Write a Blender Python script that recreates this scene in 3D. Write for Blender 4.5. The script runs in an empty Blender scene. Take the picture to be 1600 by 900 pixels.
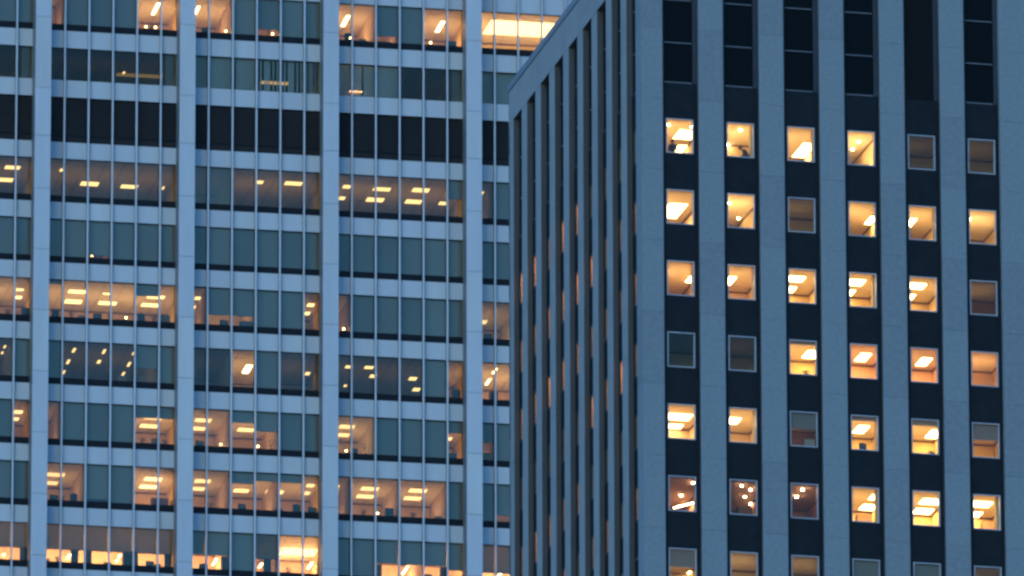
import bpy, bmesh, math, random
from mathutils import Vector, Matrix
random.seed(7)
scene = bpy.context.scene
C = scene.collection

# ------------------------------------------------------------------ camera
F_PX = 17791.1; TH = .29221; RO = -.00258
CAM = Vector((0, 0, 2.0))
cd = bpy.data.cameras.new('camera'); cam = bpy.data.objects.new('camera', cd); C.objects.link(cam)
cd.sensor_width = 36.0; cd.lens = F_PX / 1600 * 36.0; cd.clip_start = 1.0; cd.clip_end = 6000
cam.matrix_world = Matrix.Translation(CAM) @ Matrix.Rotation(math.pi/2 + TH, 4, 'X') @ Matrix.Rotation(RO, 4, 'Z')
scene.camera = cam

# ------------------------------------------------------------------ dusk sky
SUN_EL, SUN_AZ = math.radians(2.0), math.radians(200)
w = bpy.data.worlds.new('World'); scene.world = w; w.use_nodes = True
nt = w.node_tree; nt.nodes.clear()
sky = nt.nodes.new('ShaderNodeTexSky'); sky.sky_type = 'NISHITA'; sky.sun_disc = False
sky.sun_elevation = SUN_EL; sky.sun_rotation = SUN_AZ; sky.air_density = 1.0; sky.dust_density = .6; sky.ozone_density = 3.0
hue = nt.nodes.new('ShaderNodeMix'); hue.data_type = 'RGBA'; hue.blend_type = 'MULTIPLY'
hue.inputs['Factor'].default_value = 1.0; hue.inputs[7].default_value = (.365, .855, 1.41, 1)   # blue hour white balance
bg = nt.nodes.new('ShaderNodeBackground'); bg.inputs[1].default_value = .15
wo = nt.nodes.new('ShaderNodeOutputWorld')
nt.links.new(sky.outputs[0], hue.inputs[6]); nt.links.new(hue.outputs[2], bg.inputs[0]); nt.links.new(bg.outputs[0], wo.inputs[0])
sd = bpy.data.lights.new('sun', 'SUN'); sun = bpy.data.objects.new('sun', sd); C.objects.link(sun)
sd.energy = .085; sd.angle = math.radians(40); sd.color = (.52, .74, 1.0)      # the last afterglow, very soft
sun.rotation_euler = (math.radians(55), 0, math.radians(-32))

# ------------------------------------------------------------------ render settings
scene.view_settings.view_transform = 'Standard'; scene.view_settings.look = 'None'
scene.view_settings.exposure = 2.5; scene.view_settings.gamma = 1.0
cy = scene.cycles
cy.use_denoising = True; cy.max_bounces = 10; cy.diffuse_bounces = 5; cy.transparent_max_bounces = 16
cy.use_light_tree = True; cy.sample_clamp_indirect = 6; cy.filter_width = 2.7
cy.caustics_reflective = False; cy.caustics_refractive = False

# ------------------------------------------------------------------ materials
def mat(name, col, rough=.6, metal=0.0, var=.0, scale=1.0, emit=0.0, streak=False, spec=.5, bump=0.0):
    m = bpy.data.materials.new(name); m.use_nodes = True
    t = m.node_tree; b = t.nodes['Principled BSDF']
    b.inputs['Base Color'].default_value = (*col, 1); b.inputs['Roughness'].default_value = rough
    b.inputs['Metallic'].default_value = metal; b.inputs['Specular IOR Level'].default_value = spec
    tc = t.nodes.new('ShaderNodeTexCoord'); mp = t.nodes.new('ShaderNodeMapping')
    t.links.new(tc.outputs['Object'], mp.inputs[0])
    if streak: mp.inputs['Scale'].default_value = (1, 1, .12)
    n = t.nodes.new('ShaderNodeTexNoise'); n.inputs['Scale'].default_value = scale; n.inputs['Detail'].default_value = 8
    n.inputs['Roughness'].default_value = .65
    t.links.new(mp.outputs[0], n.inputs['Vector'])
    r = t.nodes.new('ShaderNodeValToRGB')
    lo = [max(0, c * (1 - var)) for c in col]; hi = [min(1, c * (1 + var)) for c in col]
    r.color_ramp.elements[0].color = (*lo, 1); r.color_ramp.elements[0].position = .3
    r.color_ramp.elements[1].color = (*hi, 1); r.color_ramp.elements[1].position = .7
    t.links.new(n.outputs[0], r.inputs[0]); t.links.new(r.outputs[0], b.inputs['Base Color'])
    if bump:
        n2 = t.nodes.new('ShaderNodeTexNoise'); n2.inputs['Scale'].default_value = 9; n2.inputs['Detail'].default_value = 6
        bm_ = t.nodes.new('ShaderNodeBump'); bm_.inputs['Strength'].default_value = bump; bm_.inputs['Distance'].default_value = .05
        t.links.new(tc.outputs['Object'], n2.inputs['Vector']); t.links.new(n2.outputs[0], bm_.inputs['Height']); t.links.new(bm_.outputs[0], b.inputs['Normal'])
    if emit:
        b.inputs['Emission Color'].default_value = (*col, 1); b.inputs['Emission Strength'].default_value = emit
    return m
def glass(name, tint, refl, rough=.03):
    m = bpy.data.materials.new(name); m.use_nodes = True; t = m.node_tree; t.nodes.clear()
    o = t.nodes.new('ShaderNodeOutputMaterial'); mx = t.nodes.new('ShaderNodeMixShader')
    tr = t.nodes.new('ShaderNodeBsdfTransparent'); tr.inputs[0].default_value = (*tint, 1)
    gl = t.nodes.new('ShaderNodeBsdfGlossy'); gl.inputs['Color'].default_value = (1, .88, .62, 1); gl.inputs['Roughness'].default_value = rough
    ge = t.nodes.new('ShaderNodeNewGeometry'); dt = t.nodes.new('ShaderNodeVectorMath'); dt.operation = 'DOT_PRODUCT'
    t.links.new(ge.outputs['Normal'], dt.inputs[0]); t.links.new(ge.outputs['Incoming'], dt.inputs[1])
    prev = dt.outputs['Value']      # Schlick: .04 + .96 (1 - |cos|)^5, the same from both sides of the pane
    for op, val in (('ABSOLUTE', None), ('SUBTRACT', 'pre'), ('POWER', 5.0), ('MULTIPLY', .92), ('ADD', .04)):
        nd = t.nodes.new('ShaderNodeMath'); nd.operation = op
        if val == 'pre': nd.inputs[0].default_value = 1.0; t.links.new(prev, nd.inputs[1])
        else:
            t.links.new(prev, nd.inputs[0])
            if val is not None: nd.inputs[1].default_value = val
        prev = nd.outputs[0]
    ad = t.nodes.new('ShaderNodeMath'); ad.operation = 'ADD'; ad.use_clamp = True
    tc = t.nodes.new('ShaderNodeTexCoord'); n = t.nodes.new('ShaderNodeTexNoise'); n.inputs['Scale'].default_value = .35; n.inputs['Detail'].default_value = 3
    mm = t.nodes.new('ShaderNodeMapRange'); mm.inputs['To Min'].default_value = refl * .1; mm.inputs['To Max'].default_value = refl * 1.9
    t.links.new(tc.outputs['Object'], n.inputs['Vector']); t.links.new(n.outputs[0], mm.inputs[0])
    t.links.new(prev, ad.inputs[0]); t.links.new(mm.outputs[0], ad.inputs[1])
    t.links.new(ad.outputs[0], mx.inputs[0]); t.links.new(tr.outputs[0], mx.inputs[1]); t.links.new(gl.outputs[0], mx.inputs[2]); t.links.new(mx.outputs[0], o.inputs[0])
    return m
def fabric(name, col, through):
    m = bpy.data.materials.new(name); m.use_nodes = True; t = m.node_tree; t.nodes.clear()
    o = t.nodes.new('ShaderNodeOutputMaterial'); mx = t.nodes.new('ShaderNodeMixShader'); mx.inputs[0].default_value = through
    d = t.nodes.new('ShaderNodeBsdfDiffuse'); s = t.nodes.new('ShaderNodeBsdfTranslucent')
    d.inputs[0].default_value = (*col, 1); s.inputs[0].default_value = (*col, 1)
    t.links.new(d.outputs[0], mx.inputs[1]); t.links.new(s.outputs[0], mx.inputs[2]); t.links.new(mx.outputs[0], o.inputs[0])
    return m
EC = {}
def lamp_mat(col, e):
    k = (col, round(e, 2))
    if k not in EC:
        m = bpy.data.materials.new('lit_diffuser'); m.use_nodes = True; t = m.node_tree; t.nodes.clear()
        o = t.nodes.new('ShaderNodeOutputMaterial'); em = t.nodes.new('ShaderNodeEmission')
        em.inputs[0].default_value = (*col, 1); em.inputs[1].default_value = e; t.links.new(em.outputs[0], o.inputs[0]); EC[k] = m
    return EC[k]

M = dict(
    panel=mat('white_enamel_panel', (.575, .59, .60), .45, var=.07, scale=.35, streak=True),
    panel_b=mat('white_enamel_panel_duller', (.565, .58, .60), .5, var=.08, scale=.6, streak=True),
    panel_c=mat('white_enamel_panel_dusty', (.585, .595, .59), .5, var=.09, scale=.5, streak=True),
    panel_joint=mat('joint_sealant', (.10, .10, .11), .8),
    fin=mat('aluminium_fin', (.66, .66, .68), .4, var=.04, scale=.6, streak=True),
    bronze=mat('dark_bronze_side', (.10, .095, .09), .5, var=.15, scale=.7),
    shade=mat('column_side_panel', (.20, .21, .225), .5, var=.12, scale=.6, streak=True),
    strip=mat('dark_sill_strip', (.007, .008, .011), .5, spec=.2),
    louver=mat('dark_louver', (.020, .019, .019), .6, var=.25, scale=.5, spec=.2),
    concrete=mat('precast_concrete', (.252, .296, .306), .85, var=.12, scale=5.0, bump=.4),
    concrete_b=mat('precast_concrete_worn', (.236, .272, .286), .85, var=.13, scale=3.5, bump=.4),
    parapet=mat('parapet_concrete', (.33, .34, .325), .85, var=.10, scale=.5, bump=.3),
    coping=mat('metal_coping', (.20, .215, .22), .5, var=.06, scale=.6),
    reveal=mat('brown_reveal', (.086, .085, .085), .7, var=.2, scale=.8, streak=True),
    darkmetal=mat('dark_spandrel_metal', (.0115, .0145, .0175), .55, var=.3, scale=1.2, spec=.2),
    trimmetal=mat('dull_metal_trim', (.035, .037, .042), .5, var=.2),
    blackglass=mat('black_opaque_glass', (.005, .006, .006), .35, spec=.08),
    alu=mat('aluminium_frame', (.48, .50, .53), .4, var=.05, scale=2),
    alu_dull=mat('dull_transom', (.22, .23, .24), .5),
    core=mat('building_core', (.05, .05, .05), .9),
    roof=mat('roof_membrane', (.12, .12, .12), .9, var=.2, scale=.2),
    glassL=glass('tinted_glass', (.56, .55, .50), .028, .04),
    glassB=glass('untinted_glass', (.82, .83, .80), -.005, .03),
    glassR=glass('clear_glass', (.86, .87, .86), -.004, .03),
    blind=fabric('blind_fabric', (.45, .51, .53), .10),
    blind_b=fabric('blind_fabric_dark', (.37, .43, .455), .10), blind_c=fabric('blind_fabric_light', (.52, .565, .57), .10),
    blind_pale=fabric('pale_blind_fabric', (.40, .36, .29), .5),
    curtain=fabric('curtain_fabric', (.74, .80, .70), .15),
    ceiling=mat('ceiling_tile', (.66, .60, .52), .9, var=.05, scale=2.0),
    wall=mat('room_wall', (.62, .53, .40), .9, var=.07, scale=.8),
    wall_pink=mat('room_wall_pink', (.62, .47, .37), .9, var=.08, scale=.8),
    wall_yellow=mat('room_wall_yellow', (.68, .56, .30), .9, var=.06, scale=.8),
    wall_brown=mat('room_wall_brown', (.36, .20, .12), .8, var=.25, scale=1.1),
    carpet=mat('carpet', (.16, .13, .11), .95, var=.2, scale=5),
    trim=mat('wall_trim', (.20, .13, .09), .8),
    ledge=mat('window_ledge', (.45, .42, .38), .6, var=.05),
    black=mat('black_plastic', (.02, .02, .025), .5), screen=mat('dark_screen', (.015, .018, .025), .3),
    grey=mat('grey_plastic', (.12, .12, .13), .6), steel=mat('painted_steel', (.25, .26, .27), .5, var=.08),
    leaf=mat('foliage', (.035, .06, .025), .7, var=.4, scale=6), terracotta=mat('plant_pot', (.25, .12, .07), .8),
    card=mat('cardboard', (.40, .27, .16), .9, var=.1, scale=4), red=mat('red_cabinet', (.34, .11, .07), .6, var=.1),
    skin=mat('skin', (.42, .25, .18), .6), cloth=mat('dark_clothing', (.035, .035, .05), .9, var=.3, scale=7),
    cloth2=mat('brown_clothing', (.06, .045, .04), .9, var=.3, scale=7), hair=mat('dark_hair', (.015, .012, .01), .6, var=.3, scale=20),
    art=mat('picture_frame', (.06, .04, .03), .6), paper=mat('paper', (.6, .55, .48), .8, var=.1, scale=5),
    asphalt=mat('asphalt', (.05, .05, .052), .95, var=.2, scale=.5),
)

# ------------------------------------------------------------------ helpers
class MB:
    """collects boxes and quads; build() links them as ONE mesh object. side=True maps (along, depth, z) to the tower's left side."""
    def __init__(s, side=None): s.v = []; s.f = []; s.mi = []; s.mats = []; s.side = side
    def m(s, k):
        mm = M[k] if isinstance(k, str) else k
        if mm not in s.mats: s.mats.append(mm)
        return s.mats.index(mm)
    def T(s, p):
        return (s.side + p[1], p[0], p[2]) if s.side is not None else tuple(p)
    def box(s, x0, x1, y0, y1, z0, z1, k, kx=None, ky=None, kz=None):
        b = len(s.v)
        for p in ((x0,y0,z0),(x1,y0,z0),(x1,y1,z0),(x0,y1,z0),(x0,y0,z1),(x1,y0,z1),(x1,y1,z1),(x0,y1,z1)): s.v.append(s.T(p))
        for f, kk in (((0,1,5,4), k), ((1,2,6,5), kx or k), ((2,3,7,6), k), ((3,0,4,7), kx or k), ((4,5,6,7), kz or k), ((3,2,1,0), kz or k)):
            s.f.append([b + i for i in f]); s.mi.append(s.m(kk))
        return s
    def quad(s, pts, k):
        b = len(s.v); s.v += [s.T(p) for p in pts]; s.f.append(list(range(b, b + len(pts)))); s.mi.append(s.m(k)); return s
    def cyl(s, c, r, h, k, n=14, r2=None, axis='z'):
        b = len(s.v); r2 = r if r2 is None else r2
        for q, (rr, hh) in enumerate(((r, 0), (r2, h))):
            for i in range(n):
                a = 2 * math.pi * i / n; ca, sa = rr * math.cos(a), rr * math.sin(a)
                p = (c[0] + ca, c[1] + sa, c[2] + hh) if axis == 'z' else (c[0] + hh, c[1] + ca, c[2] + sa)
                s.v.append(s.T(p))
        kk = s.m(k)
        for i in range(n): s.f.append([b + i, b + (i+1) % n, b + n + (i+1) % n, b + n + i]); s.mi.append(kk)
        s.f.append([b + i for i in range(n)][::-1]); s.mi.append(kk); s.f.append([b + n + i for i in range(n)]); s.mi.append(kk)
        return s
    def ball(s, c, rx, ry, rz, k, n=10):
        b = len(s.v); kk = s.m(k)
        for j in range(n + 1):
            t = math.pi * j / n
            for i in range(n * 2):
                a = math.pi * i / n
                s.v.append(s.T((c[0] + rx * math.sin(t) * math.cos(a), c[1] + ry * math.sin(t) * math.sin(a), c[2] + rz * math.cos(t))))
        for j in range(n):
            for i in range(n * 2):
                i2 = (i + 1) % (n * 2)
                s.f.append([b + j*2*n + i, b + (j+1)*2*n + i, b + (j+1)*2*n + i2, b + j*2*n + i2]); s.mi.append(kk)
        return s
    def build(s, name, parent=None, smooth=False):
        me = bpy.data.meshes.new(name); me.from_pydata(s.v, [], s.f)
        for mm in s.mats: me.materials.append(mm)
        for p, i in zip(me.polygons, s.mi): p.material_index = i; p.use_smooth = smooth
        bm = bmesh.new(); bm.from_mesh(me); bmesh.ops.recalc_face_normals(bm, faces=bm.faces); bm.to_mesh(me); bm.free()
        o = bpy.data.objects.new(name, me); C.objects.link(o)
        if parent: o.parent = parent
        return o
def tag(o, label=None, cat=None, group=None, kind=None):
    if label: o['label'] = label
    if cat: o['category'] = cat
    if group: o['group'] = group
    if kind: o['kind'] = kind
    return o
def empty(name, loc, rz=0.0, parent=None):
    o = bpy.data.objects.new(name, None); C.objects.link(o); o.location = loc; o.rotation_euler = (0, 0, rz); o.empty_display_size = .5
    return o

def ray(x, y):
    a, b = x - 800, y - 450; cr, sr = math.cos(RO), math.sin(RO)
    a0 = cr*a + sr*b; b0 = -sr*a + cr*b; X = a0 / F_PX; yy = -b0 / F_PX; c, s = math.cos(TH), math.sin(TH)
    return Vector((X, c - s*yy, s + c*yy))
class Frame:
    def __init__(s, o, a): s.o = Vector(o); s.a = a; s.d = Vector((math.cos(a), math.sin(a), 0)); s.n = Vector((-math.sin(a), math.cos(a), 0))
    def loc(s, P): q = P - s.o; return (q.dot(s.d), q.dot(s.n), q.z)
    def at_z(s, x, y, z): r = ray(x, y); return s.loc(CAM + r * ((z - CAM.z) / r.z))
    def at_y(s, x, y, yl): r = ray(x, y); return s.loc(CAM + r * ((yl - (CAM - s.o).dot(s.n)) / r.dot(s.n)))
    def world(s, u, v, z): return s.o + s.d * u + s.n * v + Vector((0, 0, z))
aL, aR = .18823, .22943
FL = Frame(Vector((-28.86925, 680, 0)) + 1.3 * Vector((-math.sin(aL), math.cos(aL), 0)), aL)
FR = Frame(Vector((8.10229, 570, 0)) - .28 * Vector((-math.sin(aR), math.cos(aR), 0)), aR)

# ------------------------------------------------------------------ ground
g = MB(); g.quad([(-2500, -1500, 0), (2500, -1500, 0), (2500, 3500, 0), (-2500, 3500, 0)], 'asphalt')
tag(g.build('ground'), 'dark asphalt ground far below the two towers', kind='structure')

WARM = (1.0, .57, .185); WARM2 = (1.0, .565, .215); YEL = (1.0, .66, .25)

def fixture(fr, room, zc, bb, e, col, ymax, ymin=.25, drop=0.0, body=True):
    """a rectangular ceiling light: near right corner and far left corner given by where they stand in the photograph, on the real ceiling"""
    x0, y0, x1, y1 = bb
    nr = fr.at_z(x1, y0, zc - drop); fl = fr.at_z(x0, y1, zc - drop)
    ya, yb = max(ymin, nr[1]), min(ymax - .05, fl[1]); xa, xb = fl[0], nr[0]
    if yb - ya < .12: ya, yb = max(ymin, yb - .12), max(ymin, yb - .12) + .12
    if xb - xa < .12: c = (xa + xb) / 2; xa, xb = c - .06, c + .06
    c_ = (ya + yb) / 2; h_ = (yb - ya) / 2 * (.74 if fr is FL else .82); ya, yb = c_ - h_, c_ + h_
    m = MB(); z = zc - drop
    m.box(xa - .03, xb + .03, ya - .03, yb + .03, z - .03, z - .004, 'alu')
    if drop:
        m.box((xa+xb)/2 - .01, (xa+xb)/2 + .01, ya + .1, ya + .12, z - .004, zc, 'grey')
    m.quad([(xa, ya, z - .034), (xb, ya, z - .034), (xb, yb, z - .034), (xa, yb, z - .034)], lamp_mat(col, e))
    return m.build('ceiling_light', room)
def downlight(fr, room, zc, x, y, r, e, col):
    p = fr.at_z(x, y, zc - .05)
    m = MB(); m.cyl((p[0], p[1], zc - .05), r + .02, .045, 'alu'); m.cyl((p[0], p[1], zc - .06), r, .008, lamp_mat(col, e))
    m.ball((p[0], p[1], zc - .06), r * .9, r * .9, r * .6, lamp_mat(col, e), 6)
    return m.build('downlight', room)

# ================================================================== LEFT TOWER (white grid)
TL = empty('office_tower', FL.world(0, 0, 0), aL)
tag(TL, 'wide office tower with white column and band grid, behind on the left', 'building')
BAY, MOD, CW = 9.162, 1.527, 1.0
BAYS = range(-2, 6)
Sz = {'Y': 231.90, 'Z': 227.95, 'A': 223.98, 'C': 212.68, 'D': 208.72, 'E': 204.77, 'F': 200.79, 'G': 196.83, 'H': 192.87, 'I': 188.90, 'J': 184.93, 'K': 180.96}
ZLO, ZHI = 180.96, 235.87
# white columns, with dark side cheeks and a thin joint at every floor
joints = sorted([z + .45 for z in Sz.values()] + [219.75, 216.6])
for k in range(BAYS[0], BAYS[-1] + 2):
    x0, x1 = BAY * k - CW, BAY * k
    m = MB(); zz = [0] + [z for z in joints if z > ZLO] + [ZHI]
    for a, b in zip(zz[:-1], zz[1:]):
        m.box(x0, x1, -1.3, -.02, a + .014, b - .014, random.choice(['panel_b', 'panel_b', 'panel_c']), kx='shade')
    m.box(x0 + .03, x1 - .03, -1.27, .6, 0, ZHI - .05, 'panel_joint')
    m.build('column', TL)
    # narrow chamfer shadow strip each side of the shaft where it meets the bands
# fins
for k in BAYS:
    for p in range(1, 6):
        x = BAY * k - .5 + MOD * p
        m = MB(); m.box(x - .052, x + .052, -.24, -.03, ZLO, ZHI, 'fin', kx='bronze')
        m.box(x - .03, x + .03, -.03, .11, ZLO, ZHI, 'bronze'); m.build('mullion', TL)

def pane_u(p): return 0.0 if p == 0 else (-.5 + MOD * p if p < 6 else BAY - CW)
def room_u(p): return -.5 if p == 0 else (-.5 + MOD * p if p < 6 else BAY - .5)

def left_room(bay, p0, p1, S, H, depth, wallm='wall', name='office_room', ledge=True, beam=0):
    o = BAY * bay; a, b = o + room_u(p0) + .04, o + room_u(p1) - .04; zf, zc = S - .30, S + .41 + H; yb = depth
    m = MB(); yg = .16; zs = S + .41
    m.quad([(a, yg, zf), (b, yg, zf), (b, yb, zf), (a, yb, zf)], 'carpet')
    m.quad([(a, yg, zc), (b, yg, zc), (b, yb, zc), (a, yb, zc)], 'ceiling')
    m.quad([(a, yb, zf), (b, yb, zf), (b, yb, zc), (a, yb, zc)], wallm)
    m.quad([(a, yg, zf), (a, yb, zf), (a, yb, zc), (a, yg, zc)], wallm)
    m.quad([(b, yg, zf), (b, yb, zf), (b, yb, zc), (b, yg, zc)], wallm)
    m.quad([(a, yg, zf), (b, yg, zf), (b, yg, zs), (a, yg, zs)], wallm)
    if p0 == 0: m.quad([(a, yg, zs), (o, yg, zs), (o, yg, zc), (a, yg, zc)], wallm)
    if p1 == 6: m.quad([(o + BAY - CW, yg, zs), (b, yg, zs), (b, yg, zc), (o + BAY - CW, yg, zc)], wallm)
    m.box(a + .02, b - .02, yb - .06, yb - .02, zc - .10, zc - .01, 'trim')
    # ceiling grid tees
    x = a + .6
    while x < b - .3: m.box(x - .012, x + .012, yg + .1, yb - .1, zc - .012, zc - .003, 'alu_dull'); x += 1.22
    u = a + .4
    while ledge and u < b - 1.2:
        w_, h_ = random.uniform(.6, 1.1), random.choice([2.0, 2.05, 1.4]); m.box(u, u + w_, yb - .16, yb - .07, zf + .05, zf + h_, random.choice(['trim', 'card', 'steel', 'wall_brown'])); u += w_ + random.uniform(.7, 1.8)
    if ledge: m.box(a + .03, b - .03, yg + .01, yg + .5, zs - .05, zs - .01, 'ledge')
    return m.build(name, TL)

def fill_lamp(room, a, b, y, z, e, col=None):  # added light, kept below the sill sightline to brighten the room
    m = MB(); m.box(a, b, y - .04, y + .04, z - .9, z - .06, 'grey'); m.box(a, b, y - .15, y + .15, z - .05, z, lamp_mat(col or WARM2, e)); return m.build('fill_light', room)
def left_window(bay, S, H, blinds, zs=None):
    o = BAY * bay; z0 = S + .41 if zs is None else zs; z1 = z0 + H
    m = MB(); m.quad([(o, .11, z0), (o + BAY - CW, .11, z0), (o + BAY - CW, .11, z1), (o, .11, z1)], 'glassL' if zs is None else 'glassB')
    w_ = m.build('window', TL)
    fm = MB(); fm.box(o, o + BAY - CW, .07, .15, z0, z0 + .05, 'darkmetal'); fm.box(o, o + BAY - CW, .07, .15, z1 - .04, z1, 'darkmetal'); fm.build('window_frame', w_)
    for p, c in enumerate(blinds):
        a, b = o + pane_u(p) + .03, o + pane_u(p + 1) - .03
        if c in '123456789Fab':
            fr_ = {'F': 1.0, 'a': .635, 'b': .72}[c] if c in 'Fab' else int(c) / 10; zb = z1 - fr_ * H + (.0 if c != 'F' else .02)
            q = MB(); q.box(a, b, .20, .205, zb, z1 - .03, 'blind_pale' if c in 'ab' else random.choice(['blind', 'blind', 'blind_b', 'blind_c']))
            q.box(a, b, .19, .215, zb - .02 if c != 'F' else zb, zb + .02, 'bronze' if c in 'ab' else 'alu_dull'); q.build('roller_blind', w_)
        elif c in 'vw':
            q = MB(); n = 11; ex = [a + (b - a) * i / n for i in range(n + 1)]
            if c == 'w': ex = [a + (b - a) * (.35 + .65 * i / n) for i in range(n + 1)]
            for i in range(n):
                if (c == 'v' and bay == 2 and p == 1 and i in (5,)) or (c == 'v' and bay == 1 and p == 2 and i == 1) or (c == 'v' and bay == 1 and p > 2 and i % 2 and i != 5): continue
                dx = (ex[1] - ex[0]) * .32
                q.quad([(ex[i], .20, z0 + .02), (ex[i+1] - dx, .26, z0 + .02), (ex[i+1] - dx, .26, z1 - .03), (ex[i], .20, z1 - .03)], 'curtain')
            q.build('curtain', w_)
    return w_

def left_band(bay, z0, z1):
    o = BAY * bay; m = MB()
    for p in range(6): m.box(o + pane_u(p), o + pane_u(p + 1), 0, .25, z0, z1, random.choice(['panel', 'panel', 'panel_b', 'panel_c']), kz='panel_joint')
    for p in range(1, 6): x = o - .5 + MOD * p; m.box(x - .05, x + .05, -.006, -.001, z0 + .01, z1 - .01, 'panel_joint')
    m.build('spandrel', TL)
def left_strip(bay, z0):
    o = BAY * bay; m = MB(); m.box(o, o + BAY - CW, .04, .24, z0, z0 + .41, 'strip'); m.build('sill_strip', TL)

H = 2.46
# per floor and bay: (blind states of the six panes, [(first pane, end pane, light level, depth, wall, [fixtures])])
T_, D_ = 'T', 'D'
rows = {}
rows['A'] = {
 -1: ('FFFFFF', []),
 0: ('2FFF00', [(0,1,.5,4,'wall_pink',['u']), (4,6,1.1,6.2,'wall_pink',[(235,1,252,25)])]),
 1: ('00F8FF', [(0,2,1.1,6.5,'wall_pink',[(301,7,314,24),(361,10,377,33)]), (2,3,1.1,6.2,'wall_pink',['u']), (3,4,.8,4.5,'wall_pink',['u'])]),
 2: ('008F00', [(0,2,1.1,6.5,'wall_pink',[(531,21,549,43)]), (2,3,.8,4.5,'wall_pink',['u']), (4,6,1.1,6.5,'wall_pink',[(678,30,697,52)])]),
 3: ('000000', [(0,6,1.2,6.4,'wall_yellow',[(752,34,905,56)])]),
}
rows['Z'] = {3: ('000FFF', [(0,3,.4,5,'wall',['u'])])}
rows['C'] = {
 -1: ('FFFF00', [(4,6,.42,9,'wall',[(6,258,33,264),(-14,277,22,283)])]),
 0: ('000000', [(0,6,.40,9.0,'wall',[(124,283,156,290),(187,288,217,294),(92,262,100,268),(252,290,258,296)])]),
 1: ('vv0000', [(0,2,.2,6,'wall',['u']), (2,6,.46,9,'wall',[(443,283,474,289),(398,281,413,287)])]),
 2: ('000005', [(0,6,.55,9.0,'wall_pink',[(534,288,550,294),(528,306,541,312),(581,292,612,298),(570,308,602,315),(642,293,673,300),(631,311,661,318),(695,296,712,303),(684,314,700,320)])]),
 3: ('0FFFFF', [(0,1,.5,6,'wall',[(750,298,757,304)])]),
}
rows['D'] = {0: ('FF9FFF', [(2,3,.25,4,'wall_pink',['u'])]), 3: ('FF8FFF', [(1,3,.22,5,'wall',['u'])])}
rows['E'] = {
 -1: ('FFF000', [(3,6,.95,6.3,'wall_pink',[(22,461,36,467),(24,450,38,454)])]),
 0: ('100030', [(0,6,1.0,6.6,'wall_pink',[(105,452,136,458),(99,467,130,474),(152,470,184,476),(160,457,176,460),(219,473,250,479),(228,461,259,466)])]),
 1: ('077FF0', [(0,1,.9,6.5,'wall_pink',[(303,463,325,468),(300,477,319,483)]), (1,3,.8,5,'wall',['u']), (5,6,.9,6.2,'wall_pink',[(478,473,493,479),(474,486,486,492)])]),
 2: ('0FFFFF', [(0,1,.75,5.5,'wall_pink',['u'])]),
 3: ('00FFFF', [(0,2,.55,6.2,'wall',[(745,499,763,506)])]),
}
rows['F'] = {
 -1: ('FFFF0F', [(4,5,.45,6,'wall',[(5,538,10,544),(1,548,6,553)])]),
 0: ('F0006F', [(1,5,.26,9,'wall',[(111,542,120,551),(102,560,111,569),(96,577,103,585),(158,544,167,553),(150,561,159,568),(205,546,214,555),(197,564,206,573),(186,579,197,592)])]),
 1: ('000F00', [(0,2,.14,7,'wall',['u']), (2,4,.75,7.6,'wall_yellow',[(377,568,396,584)]), (4,6,.36,7,'wall',[(475,580,486,586),(500,583,509,588)])]),
 2: ('0000F0', [(0,5,.20,9,'wall',[(538,570,552,575),(568,571,585,576),(576,584,590,590),(536,600,543,604),(637,588,653,594),(643,605,658,611)]), (5,6,1.0,6.2,'wall_pink',[(712,589,722,599),(722,574,728,583)])]),
 3: ('000FFF', [(0,3,1.0,6.2,'wall_pink',[(757,590,768,602),(768,574,778,584)])]),
}
rows['G'] = {
 -1: ('FFFFF0', [(5,6,.9,5.8,'wall_pink',[(20,640,37,646),(18,651,31,657)])]),
 0: ('0FFF33', [(0,1,.55,4.6,'wall_pink',[(68,641,76,646)]), (4,6,.95,6.0,'wall_pink',[(225,649,256,655),(217,662,248,668)])]),
 1: ('003' + '5FF', [(0,2,.8,5.8,'wall_pink',[(303,653,332,659),(298,666,323,672)]), (2,4,.9,6.2,'wall_pink',[(369,668,399,674)])]),
 2: ('00FFF3', [(0,2,.8,5.8,'wall',[(528,663,556,669),(522,676,548,682)]), (5,6,.95,6,'wall_pink',[(700,671,715,676),(697,682,708,688)])]),
 3: ('5FFFFF', [(0,1,.6,5.6,'wall_pink',['u'])]),
}
rows['H'] = {
 -1: ('FFFFFF', []),
 0: ('009F00', [(0,2,.65,5.8,'wall_pink',[(71,738,103,744),(68,751,92,757)]), (4,6,1.4,5.9,'wall_pink',[(224,745,255,751),(216,757,247,763)])]),
 1: ('003' + '220', [(0,2,.8,5.9,'wall_pink',[(302,748,331,754),(296,760,322,766)]), (2,4,.9,6.0,'wall_pink',[(363,763,391,769),(413,765,445,771)]), (4,6,.85,6,'wall_pink',[(477,755,493,761),(474,767,486,773)])]),
 2: ('00000F', [(0,1,.75,5.6,'wall_pink',[(526,757,531,762)]), (1,3,.9,6.0,'wall_pink',[(562,760,594,766),(555,772,586,778)]), (3,5,.9,6.0,'wall_pink',[(637,763,669,769),(629,775,660,781)])]),
 3: ('F80FFF', [(1,3,.4,5,'wall_pink',['u'])]),
}
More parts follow.
